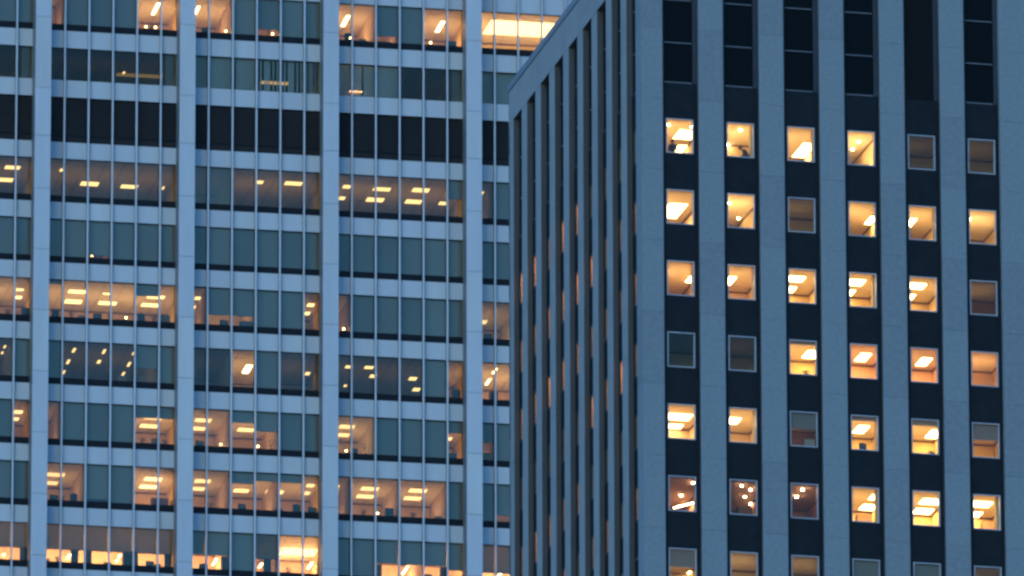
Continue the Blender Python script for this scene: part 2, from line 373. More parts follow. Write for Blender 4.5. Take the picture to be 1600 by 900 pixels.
rows['I'] = {
 -1: ('aaaaaa', [(0,6,1.0,5.6,'wall_pink',[(-60,862,-50,876),(4,864,8,868)])]),
 0: ('aaaaaa', [(0,6,1.0,5.6,'wall_pink',[(101,864,112,877),(179,873,185,880),(184,865,190,871)])]),
 1: ('66F' + 'a00', [(0,2,1.0,5.6,'wall_pink',[(328,870,341,888)]), (3,4,1.0,5.6,'wall_pink',[(401,878,412,890)]), (4,6,1.25,5.9,'wall_pink',[(434,856,507,868),(479,876,490,890)])]),
 2: ('FF6' + '667', [(2,4,1.1,5.6,'wall_pink',[(625,882,639,902)]), (4,6,1.0,5.6,'wall_pink',['u'])]),
 3: ('bbFFFF', [(0,3,1.1,5.6,'wall_pink',[(775,887,789,905)])]),
}
lightrooms = {}
for row, S in Sz.items():
    for bay in BAYS:
        blinds, segs = rows.get(row, {}).get(bay, ('FFFFFF', []))
        win = left_window(bay, S, H, blinds); left_strip(bay, S); left_band(bay, S + .41 + H, S + 3.97 if row not in 'CA' else (216.63 if row == 'C' else 227.95))
        covered = set(); zc = S + .41 + H
        for (p0, p1, lv, dep, wm, fx) in segs:
            r = left_room(bay, p0, p1, S, H, dep, wm); lightrooms[(row, bay, p0)] = (r, dep)
            covered |= set(range(p0, p1)); n = len([f for f in fx if f != 'u'])
            width = (p1 - p0) * MOD
            drop = .7 if row == 'I' else 0
            for f in fx:
                if f == 'u': continue
                else:
                    big = (f[2] - f[0]) > 60
                    e = (.55 if row in 'CF' else (5.5 if row in 'AI' else .80)) * (lv if row not in 'CF' else 1.0)
                    if row == 'F' and lv > .7: e = 5.5
                    if big: e = 1.3
                    fixture(FL, r, zc, f, e, YEL if row in 'CFE' else WARM2, dep, drop=0 if big else drop)
            fill_lamp(r, BAY*bay + room_u(p0) + .35, BAY*bay + room_u(p1) - .35, min(3.2, dep * .55) if row != 'I' else 3.9, S + .62, ({'C': 2.0, 'F': 1.3, 'I': 19.0, 'A': 7.5, 'E': 4.6}.get(row, 5.6) if not (row == 'F' and lv > .7) else 5.5) * lv)
        p = 0
        while p < 6:      # rooms with the lights off behind the closed blinds
            if p in covered: p += 1; continue
            q = p
            while q < 6 and q not in covered: q += 1
            left_room(bay, p, q, S, H, 3.0, 'wall', name='dark_room', ledge=False); p = q
# curtained storey and louvred plant storey
curt = {-1: '00000w', 0: '0000'+'0w', 1: 'vvvvvv', 2: 'vvv00w', 3: 'vvvvvv'}
for bay in BAYS:
    left_band(bay, 222.85, 223.98); left_band(bay, 219.60, 220.72)
    left_window(bay, 0, 2.13, curt.get(bay, 'vvvvvv'), zs=220.72)
    r = left_room(bay, 0, 6, 220.31, 2.13, 8.0, 'wall', name='office_room', ledge=False)
    if bay == 0:
        fixture(FL, r, 222.85, (180, 116, 256, 119), .035, (1, .60, .15), 8.0); fixture(FL, r, 222.85, (191, 111, 196, 115), .5, YEL, 8.0); fill_lamp(r, 1, 7.5, 3, 221.3, .035)  # wide dim strip stands in for a blurred orange reflection in the glass
    elif bay == 1:
        fixture(FL, r, 222.85, (405, 127, 452, 131), .12, (1, .60, .18), 8.0)  # dim glowing strip stands in for an orange blur in the window
    elif bay == 2:
        m = MB(); m.box(BAY*2+.8, BAY*2+1.6, .6, .7, 220.2, 221.3, 'red'); m.quad([(BAY*2+1.0, .5, 221.2), (BAY*2+1.8, .5, 221.2), (BAY*2+1.8, .58, 221.2), (BAY*2+1.0, .58, 221.2)], lamp_mat(WARM, 3)); m.build('fill_light', r)
    o = BAY * bay
    m = MB(); m.box(o, o + BAY - CW, .30, .35, 216.63, 219.60, 'strip')
    z = 217.13
    while z < 219.5:
        m.box(o, o + BAY - CW, .06, .16, z, z + .11, 'louver'); z += .125
    m.box(o, o + BAY - CW, .10, .2, 217.0, 217.12, 'strip'); m.box(o, o + BAY - CW, .06, .2, 216.63, 217.0, 'louver')
    m.build('louver_panel', TL)
XA, XB = BAY * BAYS[0] - CW, BAY * (BAYS[-1] + 1)
m = MB(); m.box(XA, XB, 9.4, 40, 0, ZHI, 'core'); m.box(XA - .3, XA - .01, .0, 40, 0, ZHI, 'panel'); m.box(XB + .01, XB + .3, 0, 40, 0, ZHI, 'panel')
m.box(XA, XB, .3, 9.35, ZLO - 1.2, ZLO - .4, 'core'); m.build('core', TL)
m = MB(); m.box(XA, XB, 0, 40, ZHI + .01, ZHI + 1.6, 'panel'); m.build('parapet', TL)
m = MB()      # the storeys below the picture
z = ZLO - 3.97
while z > 3:
    m.box(XA, XB, 0, .25, z + 2.87, z + 3.97, 'panel'); m.box(XA, XB, .12, .24, z, z + 2.86, 'blackglass'); z -= 3.97
for k in BAYS:
    for p in range(1, 6): x = BAY * k - .5 + MOD * p; m.box(x - .065, x + .065, -.46, -.03, 1, ZLO - .01, 'fin')
tag(m.build('lower_storeys', TL), kind='stuff')

# ================================================================== RIGHT TOWER (concrete piers)
TR = empty('concrete_tower', FR.world(0, 0, 0), aR)
tag(TR, 'grey concrete office tower with tall piers and dark window slots, on the right', 'building')
P, WT, FH = 3.284, 182.77, 3.9
XC = -1.384
ZR0, ZOP, ZPT = 151.6, 191.66, 193.97
NR = 8
pj = [WT + 1.0 - FH * j for j in range(0, NR)] + [WT + 1.0 + FH, WT + 1.0 + 2 * FH]
pj = sorted(z for z in pj if ZR0 + 1 < z < ZOP)
def pier(x0, x1, side, corner=False):
    cc = ['concrete', 'concrete', 'concrete_b'] if side is None else ['parapet']
    m = MB(side); zz = [0] + pj + [ZOP]
    for a, b in zip(zz[:-1], zz[1:]):
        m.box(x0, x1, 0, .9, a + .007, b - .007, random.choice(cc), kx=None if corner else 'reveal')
    m.box(x0 + .02, x1 - .02, .02, .88, 0, ZOP, 'reveal')
    return m.build('pier', TR)
for i in range(1, 6): pier(1.70 + P * (i - 1), P * i - .23, None)
# corner pier: one shaft for both faces
def corner_pier(x0, x1, y0, y1):
    m = MB(); zz = [0] + pj + [ZOP]
    for a, b in zip(zz[:-1], zz[1:]): m.box(x0, x1, y0, y1, a + .007, b - .007, random.choice(['concrete', 'concrete', 'concrete_b']))
    m.box(x0 + .02, x1 - .02, y0 + .02, y1 - .02, 0, ZOP, 'reveal'); m.build('pier', TR)
corner_pier(XC, -.23, 0, 1.25)
corner_pier(1.70 + P * 5, 1.70 + P * 5 + 2.4, 0, 1.25)
XE = 1.70 + P * 5 + 2.4
SP = 3.285
for i in range(1, 10): pier(SP * i - .05, SP * i + 1.25 if i < 9 else SP * i + 1.12, XC)
YE = SP * 9 + 1.12

def opening(x, side, rows_, grille=False):
    """dark metal infill between two piers, from the window rows up to the plant storeys; x = left of the window glass"""
    for j in rows_:
        wt = WT - FH * j; m = MB(side)
        m.box(x - .235, x + 1.705, .28, .40, wt + .003, wt + (FH - 1.90 if j else 1.98) - .003, 'darkmetal')
        m.box(x - .235, x - .003, .283, .40, wt - 1.90, wt, 'darkmetal'); m.box(x + 1.483, x + 1.705, .283, .40, wt - 1.90, wt, 'darkmetal')
        n = 0
        while n < 12: xx = x - .18 + n * .165; m.box(xx, xx + .03, .262, .279, wt + .03, wt + (FH - 1.90 if j else 1.98) - .03, 'darkmetal'); n += 1
        m.build('spandrel', TR)
    m = MB(side); z0 = WT + 1.98
    m.box(x - .235, x + 1.705, .36, .45, z0, ZOP, 'blackglass')
    m.box(x - .235, x - .06, .285, .355, z0, ZOP, 'darkmetal'); m.box(x + 1.43, x + 1.47, .285, .355, z0, ZOP, 'darkmetal'); m.box(x + 1.473, x + 1.705, .283, .355, z0, ZOP, 'trimmetal')
    if grille:
        z = z0 + .1
        while z < ZOP - .1: m.box(x - .05, x + 1.42, .30, .35, z, z + .05, 'louver'); z += .13
    else:
        for z in (184.78, 186.97, 189.34): m.box(x - .055, x + 1.425, .29, .35, z - .022, z + .022, 'alu_dull')
    m.build('louver_panel' if grille else 'dark_glass_panel', TR)

def window_r(x, wt, side=None, blind=0.0, dull=False, bm='blind_pale'):
    m = MB(side); f = 'trimmetal' if dull else 'alu'; t = .052
    ya, yb = (.245, .34) if not dull else (.285, .325)
    m.box(x, x + 1.48, ya, yb, wt - t, wt, f); m.box(x, x + 1.48, ya, yb, wt - 1.90, wt - 1.90 + t, f)
    m.box(x, x + t, ya, yb, wt - 1.90 + t, wt - t, f); m.box(x + 1.48 - t, x + 1.48, ya, yb, wt - 1.90 + t, wt - t, f)
    w_ = m.build('window', TR)
    q = MB(side); q.quad([(x + t, .30, wt - 1.85), (x + 1.48 - t, .30, wt - 1.85), (x + 1.48 - t, .30, wt - t), (x + t, .30, wt - t)], 'glassR'); q.build('pane', w_)
    if blind:
        q = MB(side); q.box(x + .05, x + 1.43, .40, .405, wt - 1.9 * blind, wt - .04, bm); q.box(x + .05, x + 1.43, .39, .415, wt - 1.9 * blind - .02, wt - 1.9 * blind + .015, 'alu_dull'); q.build('roller_blind', w_)
    return w_
def room_r(x, wt, side, xa, xb, dep, wallm, thick=.30, name='office_room', soffit=.0, trim=True):
    m = MB(side); zf, zc = wt - 2.68, wt + .10; y0 = .35 if side is None else .33; yf = y0 + thick; x0, x1 = x, x + 1.48; zb, zt = wt - 1.90, wt
    for q in ([(xa,yf,zf),(xb,yf,zf),(xb,dep,zf),(xa,dep,zf)],): m.quad(q, 'carpet')
    m.quad([(xa,yf,zc),(xb,yf,zc),(xb,dep,zc),(xa,dep,zc)], 'ceiling')
    for q in ([(xa,dep,zf),(xb,dep,zf),(xb,dep,zc),(xa,dep,zc)], [(xa,yf,zf),(xa,dep,zf),(xa,dep,zc),(xa,yf,zc)], [(xb,yf,zf),(xb,dep,zf),(xb,dep,zc),(xb,yf,zc)],
              [(xa,yf,zf),(xb,yf,zf),(xb,yf,zb),(xa,yf,zb)], [(xa,yf,zt),(xb,yf,zt),(xb,yf,zc),(xa,yf,zc)], [(xa,yf,zb),(x0,yf,zb),(x0,yf,zt),(xa,yf,zt)], [(x1,yf,zb),(xb,yf,zb),(xb,yf,zt),(x1,yf,zt)],
              [(x0,y0,zt),(x1,y0,zt),(x1,yf,zt),(x0,yf,zt)], [(x0,y0,zb),(x0,yf,zb),(x0,yf,zt),(x0,y0,zt)], [(x1,y0,zb),(x1,yf,zb),(x1,yf,zt),(x1,y0,zt)]): m.quad(q, wallm)
    m.quad([(x0,y0,zb),(x1,y0,zb),(x1,yf,zb),(x0,yf,zb)], 'ledge')
    if trim and dep > 2:
        m.box(xa + .02, xb - .02, dep - .05, dep - .01, zc - .09, zc - .01, 'trim')
        m.box(xb - .05, xb - .01, yf + .05, dep - .06, zc - .08, zc - .01, 'trim')
    return m.build(name, TR)

# lit front windows: (wall, depth, reveal, light colour, strength, panels, bulbs, blind, right wall offset)
R = {}
def rr(c, r, **k): R[(c, r)] = k
rr(0,0, e=30, fx=[(1050,202,1092,217),(1044,226,1096,246)], dl=[(1045,195),(1081,198)], dep=7.6)
rr(1,0, e=26, dl=[(1157,203),(1138,226)], thick=.85, u=1, dep=4.4)
rr(2,0, e=30, fx=[(1236,222,1280,246)], dep=6.0, thick=.5)
rr(3,0, e=30, dl=[(1342,221),(1332,233)], u=1, dep=6.9, right=.35)
rr(4,0, e=0, dim=.022, wall='wall', bl=0)
rr(5,0, e=0, dim=.028, wall='wall')
rr(0,1, e=22, fx=[(1026,316,1077,341)], dep=6.9)
rr(1,1, e=32, dl=[(1140,317),(1154,341)], u=1, dep=6.9, right=.6)
rr(2,1, e=0, dim=.05, wall='wall')
rr(3,1, e=33, fx=[(1350,337,1372,350)], wall='wall_yellow', dep=6.95)
rr(4,1, e=34, fx=[(1412,340,1434,354)], wall='wall_yellow', dep=6.95, thick=.6)
rr(5,1, e=28, dl=[(1515,342)], u=1, wall='wall_yellow', dep=6)
rr(0,2, e=27, fx=[(1070,428,1096,441)], dep=6.8, wall='wall_pink', thick=.5)
rr(1,2, e=24, fx=[(1128,431,1152,445)], dep=5.4, thick=.5, wall='wall_pink')
rr(2,2, e=20, fx=[(1226,431,1260,439),(1220,447,1246,456)], wall='wall_yellow', dep=5.2)
rr(3,2, e=20, fx=[(1318,436,1354,445),(1312,452,1338,461)], wall='wall_yellow', dep=5.0, thick=.9)
rr(4,2, e=20, fx=[(1412,442,1449,450),(1406,459,1432,467)], wall='wall_yellow', dep=5.2, thick=.4)
rr(5,2, e=0, dim=.07, wall='wall_brown')
rr(0,3, e=0, dim=0, bl=0); rr(1,3, e=0, dim=.01, dl=[(1171,569)], dle=2)
rr(2,3, e=20, fx=[(1252,547,1288,559)], wall='wall_yellow', dep=4.4, bl=.10)
rr(3,3, e=21, fx=[(1334,551,1363,564)], wall='wall_pink', dep=4.4, cc=(1,.47,.14))
rr(4,3, e=18, fx=[(1429,558,1458,571)], wall='wall_pink', dep=4.6, cc=(1,.47,.14))
rr(5,3, e=19, u=1, wall='wall_pink', dep=4.2, cc=(1,.48,.15), right=.75, ubias=1)
rr(0,4, e=21, fx=[(1034,646,1084,655),(1030,662,1069,671)], wall='wall', dep=5.2)
rr(1,4, e=22, fx=[(1128,652,1159,661)], wall='wall', dep=5.2, thick=.6)
rr(2,4, e=0, dim=.10, wall='wall_brown', bl=.45)
rr(3,4, e=20, fx=[(1331,664,1360,676)], wall='wall_yellow', dep=4.8, thick=.5, bl=.12)
rr(4,4, e=20, fx=[(1444,671,1475,684)], wall='wall_yellow', dep=4.6, bl=.15)
rr(5,4, e=13, fx=[(1524,674,1540,683)], wall='wall_yellow', dep=4.6, bl=.46, cc=(1,.5,.16))
rr(0,5, e=12, tube=(1053,792,1085,784), dl=[(1083,754),(1064,774),(1082,797)], wall='wall_brown', dep=6.5, cc=(1,.48,.2))
rr(1,5, e=9, dl=[(1159,759),(1173,765),(1164,776),(1173,787)], wall='wall_brown', dep=6.5, cc=(1,.48,.2), dle=45)
rr(2,5, e=9, dl=[(1254,765),(1245,776)], wall='wall_brown', dep=5.6, cc=(1,.48,.2), dle=70, right=.8)
rr(3,5, e=20, fx=[(1356,772,1375,780),(1341,788,1378,796)], wall='wall_yellow', dep=5.2, thick=.8)
rr(4,5, e=20, fx=[(1434,779,1476,787),(1424,794,1461,802)], wall='wall_yellow', dep=5.2)
rr(5,5, e=20, fx=[(1512,783,1553,791),(1508,799,1537,807)], wall='wall_yellow', dep=5.0, thick=1.0)
rr(0,6, e=22, fx=[(1068,893,1100,902)], wall='wall_yellow', dep=5.4, bl=.5)
rr(1,6, e=0, dim=.14, wall='wall'); rr(2,6, e=0, dim=.09, wall='wall')
rr(3,6, e=0, dim=.05, bl=1.0); rr(4,6, e=0, dim=.05, bl=1.0); rr(5,6, e=0, dim=.03, bl=.0)
for c in range(6):
    x = P * c
    opening(x, None, range(NR), grille=(c == 4))
    for j in range(NR):
        k = R.get((c, j), dict(e=0, dim=0)); wt = WT - FH * j
        lit = k['e'] > 0
        window_r(x, wt, None, k.get('bl', 0))
        dep = 4.2 if c == 0 and k.get('dep', 4.2) > 4.2 and j > 6 else k.get('dep', 4.2)
        xa = -.36 if c == 0 else x - .86; xb = x + (1.48 + k.get('right', .9))
        r = room_r(x, wt, None, xa, xb, dep, k.get('wall', 'wall'), .30, name='office_room' if lit else 'dark_room')
        if j > 6: continue
        if k.get('thick', .3) > .4:
            m = MB(); t_ = k['thick'] * .18; m.box(x + 1.56 - t_, xb - .02, .75, 1.05, wt - 2.66, wt + .09, 'wall_yellow'); m.build('wall_pier', r)
        zc = wt + .10; col = k.get('cc', WARM)
        ar = sum(max(.25, (f[2] - f[0] - .8 * (f[3] - f[1])) / 28.6) * (f[3] - f[1]) / 8.3 for f in k.get('fx', []))
        for f in k.get('fx', []): fixture(FR, r, zc, f, min(12, max(1.8, .52 * k['e'] / ar)), col, dep, ymin=.70)
        if k.get('fx'): fill_lamp(r, x - .2, x + 1.6, 2.4, wt - 1.45, max(.4, .16 * k['e']), col)
        for d in k.get('dl', []): downlight(FR, r, zc, d[0], d[1], .06, k.get('dle', 50), col)
        if 'tube' in k:
            t0 = k['tube']; A = FR.at_z(t0[0], t0[1], zc - .25); B = FR.at_z(t0[2], t0[3], zc - .25); m = MB()
            for q in range(12):
                f0, f1 = q / 12, (q + 1) / 12
                x0_, y0_ = A[0] + (B[0]-A[0])*f0, A[1] + (B[1]-A[1])*f0; x1_, y1_ = A[0] + (B[0]-A[0])*f1, A[1] + (B[1]-A[1])*f1
                m.quad([(x0_, y0_-.09, zc-.30), (x1_, y1_-.09, zc-.30), (x1_, y1_+.09, zc-.30), (x0_, y0_+.09, zc-.30)], lamp_mat(col, 22))
                m.quad([(x0_, y0_-.09, zc-.29), (x1_, y1_-.09, zc-.29), (x1_, y1_+.09, zc-.29), (x0_, y0_+.09, zc-.29)], 'alu')
            for q in (.15, .85): xx, yy = A[0] + (B[0]-A[0])*q, A[1] + (B[1]-A[1])*q; m.box(xx-.01, xx+.01, yy-.01, yy+.01, zc-.29, zc, 'grey')
            m.build('ceiling_light', r)
        if k.get('u') or k.get('dim'):
            s_ = k['e'] * .27 if k.get('u') else 13 * k['dim']; fill_lamp(r, x - .2, x + 1.6, 2.4, wt - 1.45, s_, col)
# side face: openings and windows seen at a grazing angle
side_lit = {0:[1,2,3,5,6], 1:[1,2,3,6], 2:[1,2,3,5,6], 3:[1,2,3,5], 4:[0,1,2,4,6], 5:[0,1,2,4,5,6], 6:[0,1,2,4,5], 7:[0,1,2,4,6], 8:[0,1,2,4]}
for i in range(9):
    y = SP * i + 1.48
    opening(y, XC, range(NR))
    for j in range(6):
        wt = WT - FH * j; window_r(y, wt, XC, dull=True)
        lit = j in side_lit[i]; dd = 1.0 if i < 2 else 2.6
        r = room_r(y, wt, XC, y - .55, y + 2.0, .36 + dd, 'wall_pink', .45, name='office_room' if lit else 'dark_room', trim=False)
        if lit:
            m = MB(XC); a, b = y + .1, y + 1.3; z = wt + .08; e = random.choice([3, 5, 7]) * (1.3 if i >= 6 else 1)
            m.box(a - .03, b + .03, .85, 1.25, z - .03, z - .001, 'alu'); m.quad([(a, .88, z - .034), (b, .88, z - .034), (b, 1.22, z - .034), (a, 1.22, z - .034)], lamp_mat((1, .44, .13), e * random.choice([.35, .6, 1.0]))); m.build('ceiling_light', r)
m = MB(XC)
for i in range(9):
    y = SP * i + 1.48
    for j in range(6, NR):
        wt = WT - FH * j; m.box(y, y + 1.48, .27, .33, wt - .05, wt, 'alu_dull'); m.box(y, y + 1.48, .27, .33, wt - 1.9, wt - 1.85, 'alu_dull'); m.quad([(y, .3, wt - 1.85), (y + 1.48, .3, wt - 1.85), (y + 1.48, .3, wt - .05), (y, .3, wt - .05)], 'blackglass')
tag(m.build('lower_side_windows', TR), kind='stuff')
m = MB(); zl = WT - FH * (NR - 1) - 1.9   # the storeys below the picture
z = zl
while z > 4:
    for c in range(6): m.box(P*c - .235, P*c + 1.705, .30, .40, z - 2.0, z - .003, 'darkmetal'); m.box(P*c - .235, P*c + 1.705, .34, .40, z - FH, z - 2.0, 'blackglass')
    for i in range(9): y = SP*i + 1.48; m.box(XC + .30, XC + .40, y - .235, y + 1.755, z - 2.0, z - .003, 'darkmetal'); m.box(XC + .34, XC + .40, y - .235, y + 1.755, z - FH, z - 2.0, 'blackglass')
    z -= FH
tag(m.build('lower_storeys', TR), kind='stuff')
# parapet: fascia over the openings, with a darker coping on top
m = MB(); m.box(XC, XE, 0, .6, ZOP + .004, ZPT - .42, 'parapet'); m.box(XC, XC + .6, .6, YE - .6, ZOP + .004, ZPT - .42, 'parapet')
m.box(XE - .6, XE, .6, YE - .6, ZOP + .004, ZPT - .42, 'parapet'); m.box(XC, XE, YE - .6, YE, ZOP + .004, ZPT - .42, 'parapet')
pp = m.build('parapet', TR)
m = MB(); a, b = ZPT - .415, ZPT
m.box(XC - .05, XE + .05, -.05, .65, a, b, 'coping'); m.box(XC - .05, XC + .65, .65, YE - .65, a, b, 'coping'); m.box(XE - .65, XE + .05, .65, YE - .65, a, b, 'coping'); m.box(XC - .05, XE + .05, YE - .65, YE + .05, a, b, 'coping')
m.build('coping', pp)
m = MB(); m.box(XC + .61, XE - .61, .61, YE - .61, ZOP + .3, ZOP + .9, 'roof'); m.build('roof', TR)
m = MB(); m.box(4.2 + XC, XE - .95, 7.0, YE - .9, 0, ZOP + .29, 'core'); m.box(XC + .96, XE - .96, .96, YE - .9, WT + 2.2, ZOP + .28, 'core'); m.box(XE - .9, XE - .01, 1.26, YE - .01, 0, ZOP, 'concrete'); m.box(XC, XE - .91, YE - .3, YE - .01, 0, ZOP, 'concrete')
m.build('core', TR)

# ================================================================== things standing in the lit rooms
def put(o, fr, u, v, z, extra=0.0): o.location = fr.world(u, v, z); o.rotation_euler = (0, 0, fr.a + extra)
def part(m, name, root, smooth=False): return m.build(name, root, smooth)
def plant(label, h=.55):
    r = empty('potted_plant', (0, 0, 0)); tag(r, label, 'plant', 'plants on the window ledges')
    m = MB(); m.cyl((0, 0, 0), .09, .16, 'terracotta', r2=.12); part(m, 'pot', r)
    m = MB(); rnd = random.Random(label)
    for q in range(60):
        a = rnd.uniform(0, 6.28); t = rnd.uniform(.2, 1); rr_ = rnd.uniform(.02, .22) * math.sin(t * 2.6) + .02; zz = .14 + t * (h - .14)
        c = Vector((rr_ * math.cos(a), rr_ * math.sin(a) * .7, zz)); d = Vector((math.cos(a), math.sin(a), rnd.uniform(-.4, .8))).normalized() * .09; s = Vector((-math.sin(a), math.cos(a), 0)) * .03
        m.quad([tuple(c - s), tuple(c + d * .5 - s * 1.4), tuple(c + d), tuple(c + d * .5 + s * 1.4)], 'leaf')
    for q in range(4): m.cyl((.02 * q - .03, 0, .14), .006, h * .6, 'leaf', 6)
    part(m, 'foliage', r); return r
def monitor(label, w_=.5):
    r = empty('computer_monitor', (0, 0, 0)); tag(r, label, 'monitor', 'monitors on the window ledges')
    m = MB(); m.box(-w_/2, w_/2, -.02, .02, .12, .46, 'black'); m.box(-w_/2 + .1, w_/2 - .1, -.04, -.02, .2, .38, 'grey'); part(m, 'monitor_housing', r)
    m = MB(); m.box(-w_/2 + .02, w_/2 - .02, .021, .024, .14, .44, 'screen'); part(m, 'screen', r)
    m = MB(); m.box(-.03, .03, -.05, -.021, .02, .25, 'black'); m.box(-.12, .12, -.12, .08, 0, .019, 'black'); part(m, 'stand', r); return r
def chair(label, hgt=1.15):
    r = empty('office_chair', (0, 0, 0)); tag(r, label, 'chair', 'office chairs near the windows')
    m = MB(); m.box(-.24, .24, -.24, .24, .44, .52, 'black'); part(m, 'seat', r)
    m = MB(); n = 6
    for q in range(n):
        x0, x1 = -.24 + .48 * q / n, -.24 + .48 * (q + 1) / n; c = abs((q + .5) / n - .5) * 2; m.box(x0, x1, -.30 - .03 * (1 - c), -.24 - .03 * (1 - c), .58, hgt - .05 * c * c, 'black')
    part(m, 'backrest', r)
    m = MB(); m.cyl((0, 0, .09), .03, .35, 'grey', 8)
    for q in range(5):
        a = 2 * math.pi * q / 5; m.quad([(.03*math.sin(a), -.03*math.cos(a), .09), (.3*math.cos(a), .3*math.sin(a), .06), (.3*math.cos(a)+.01, .3*math.sin(a)+.01, .0), (-.03*math.sin(a), .03*math.cos(a), .05)], 'grey'); m.ball((.29*math.cos(a), .29*math.sin(a), .03), .03, .03, .03, 'black', 4)
    m.box(-.02, .02, -.26, -.02, .40, .44, 'grey'); m.box(-.02, .02, -.235, -.215, .44, .62, 'grey'); part(m, 'base', r)
    for s in (-1, 1):
        m = MB(); m.box(s*.26 - .02, s*.26 + .02, -.15, .15, .68, .71, 'black'); m.box(s*.26 - .015, s*.26 + .015, -.02, .02, .47, .68, 'grey'); part(m, 'armrest', r)
    return r
def cabinet(label, w_=.5, h=1.3, k='steel'):
    r = empty('filing_cabinet', (0, 0, 0)); tag(r, label, 'cabinet', 'cabinets in the lit offices')
    m = MB(); m.box(-w_/2, w_/2, -.22, .22, 0, h, k); part(m, 'cabinet_body', r); n = max(2, int(h / .35))
    for q in range(n):
        m = MB(); z0, z1 = .04 + q * (h - .06) / n, (q + 1) * (h - .06) / n; m.box(-w_/2 + .02, w_/2 - .02, -.24, -.221, z0, z1, k); d = part(m, 'drawer', r)
        m = MB(); m.box(-.07, .07, -.26, -.241, z1 - .08, z1 - .06, 'alu_dull'); part(m, 'handle', d)
    return r
def lamp(label, e=40):
    r = empty('desk_lamp', (0, 0, 0)); tag(r, label, 'lamp', 'desk lamps on the window ledges')
    m = MB(); m.cyl((0, 0, 0), .09, .02, 'black'); m.cyl((0, 0, .02), .012, .30, 'black', 8); part(m, 'lamp_base', r)
    m = MB(); m.cyl((0, 0, .32), .11, .13, 'paper', r2=.07); part(m, 'lamp_shade', r)
    m = MB(); m.ball((0, -.0, .30), .05, .05, .05, lamp_mat(WARM, e), 6); part(m, 'bulb', r); return r
def boxy(label, w_=.35, h=.28):
    r = empty('cardboard_box', (0, 0, 0)); tag(r, label, 'box', 'boxes on the window ledges')
    m = MB(); m.box(-w_/2, w_/2, -.14, .14, 0, h, 'card'); part(m, 'carton', r)
    m = MB(); m.box(-w_/2 - .02, w_/2 + .02, -.16, -.005, h + .002, h + .015, 'card'); m.box(-w_/2 - .02, w_/2 + .02, .005, .16, h + .002, h + .015, 'card'); part(m, 'flap', r); return r
def on_left(o, S, xpix, bay, kind='ledge', dep=.38, rot=0.0):
    """stand o behind the ribbon window of floor S where column xpix of the photograph crosses it"""
    z = S + .40 if kind == 'ledge' else S - .30
    yp = 450 + (Sz_pix(S)); p = FL.at_y(xpix, yp, dep); put(o, FL, p[0], dep, z, rot)
def Sz_pix(S): return (204.77 - S) * 24.2 + 50
rowname = {'A': 'in the top lit row', 'D': 'in the sixth row up', 'E': 'in the fifth row up', 'F': 'in the fourth row up', 'G': 'in the third row up', 'H': 'in the second row up', 'I': 'in the bottom row'}
bayname = {-1: 'at left picture edge', 0: 'first full bay', 1: 'second full bay', 2: 'third full bay', 3: 'beside concrete tower'}
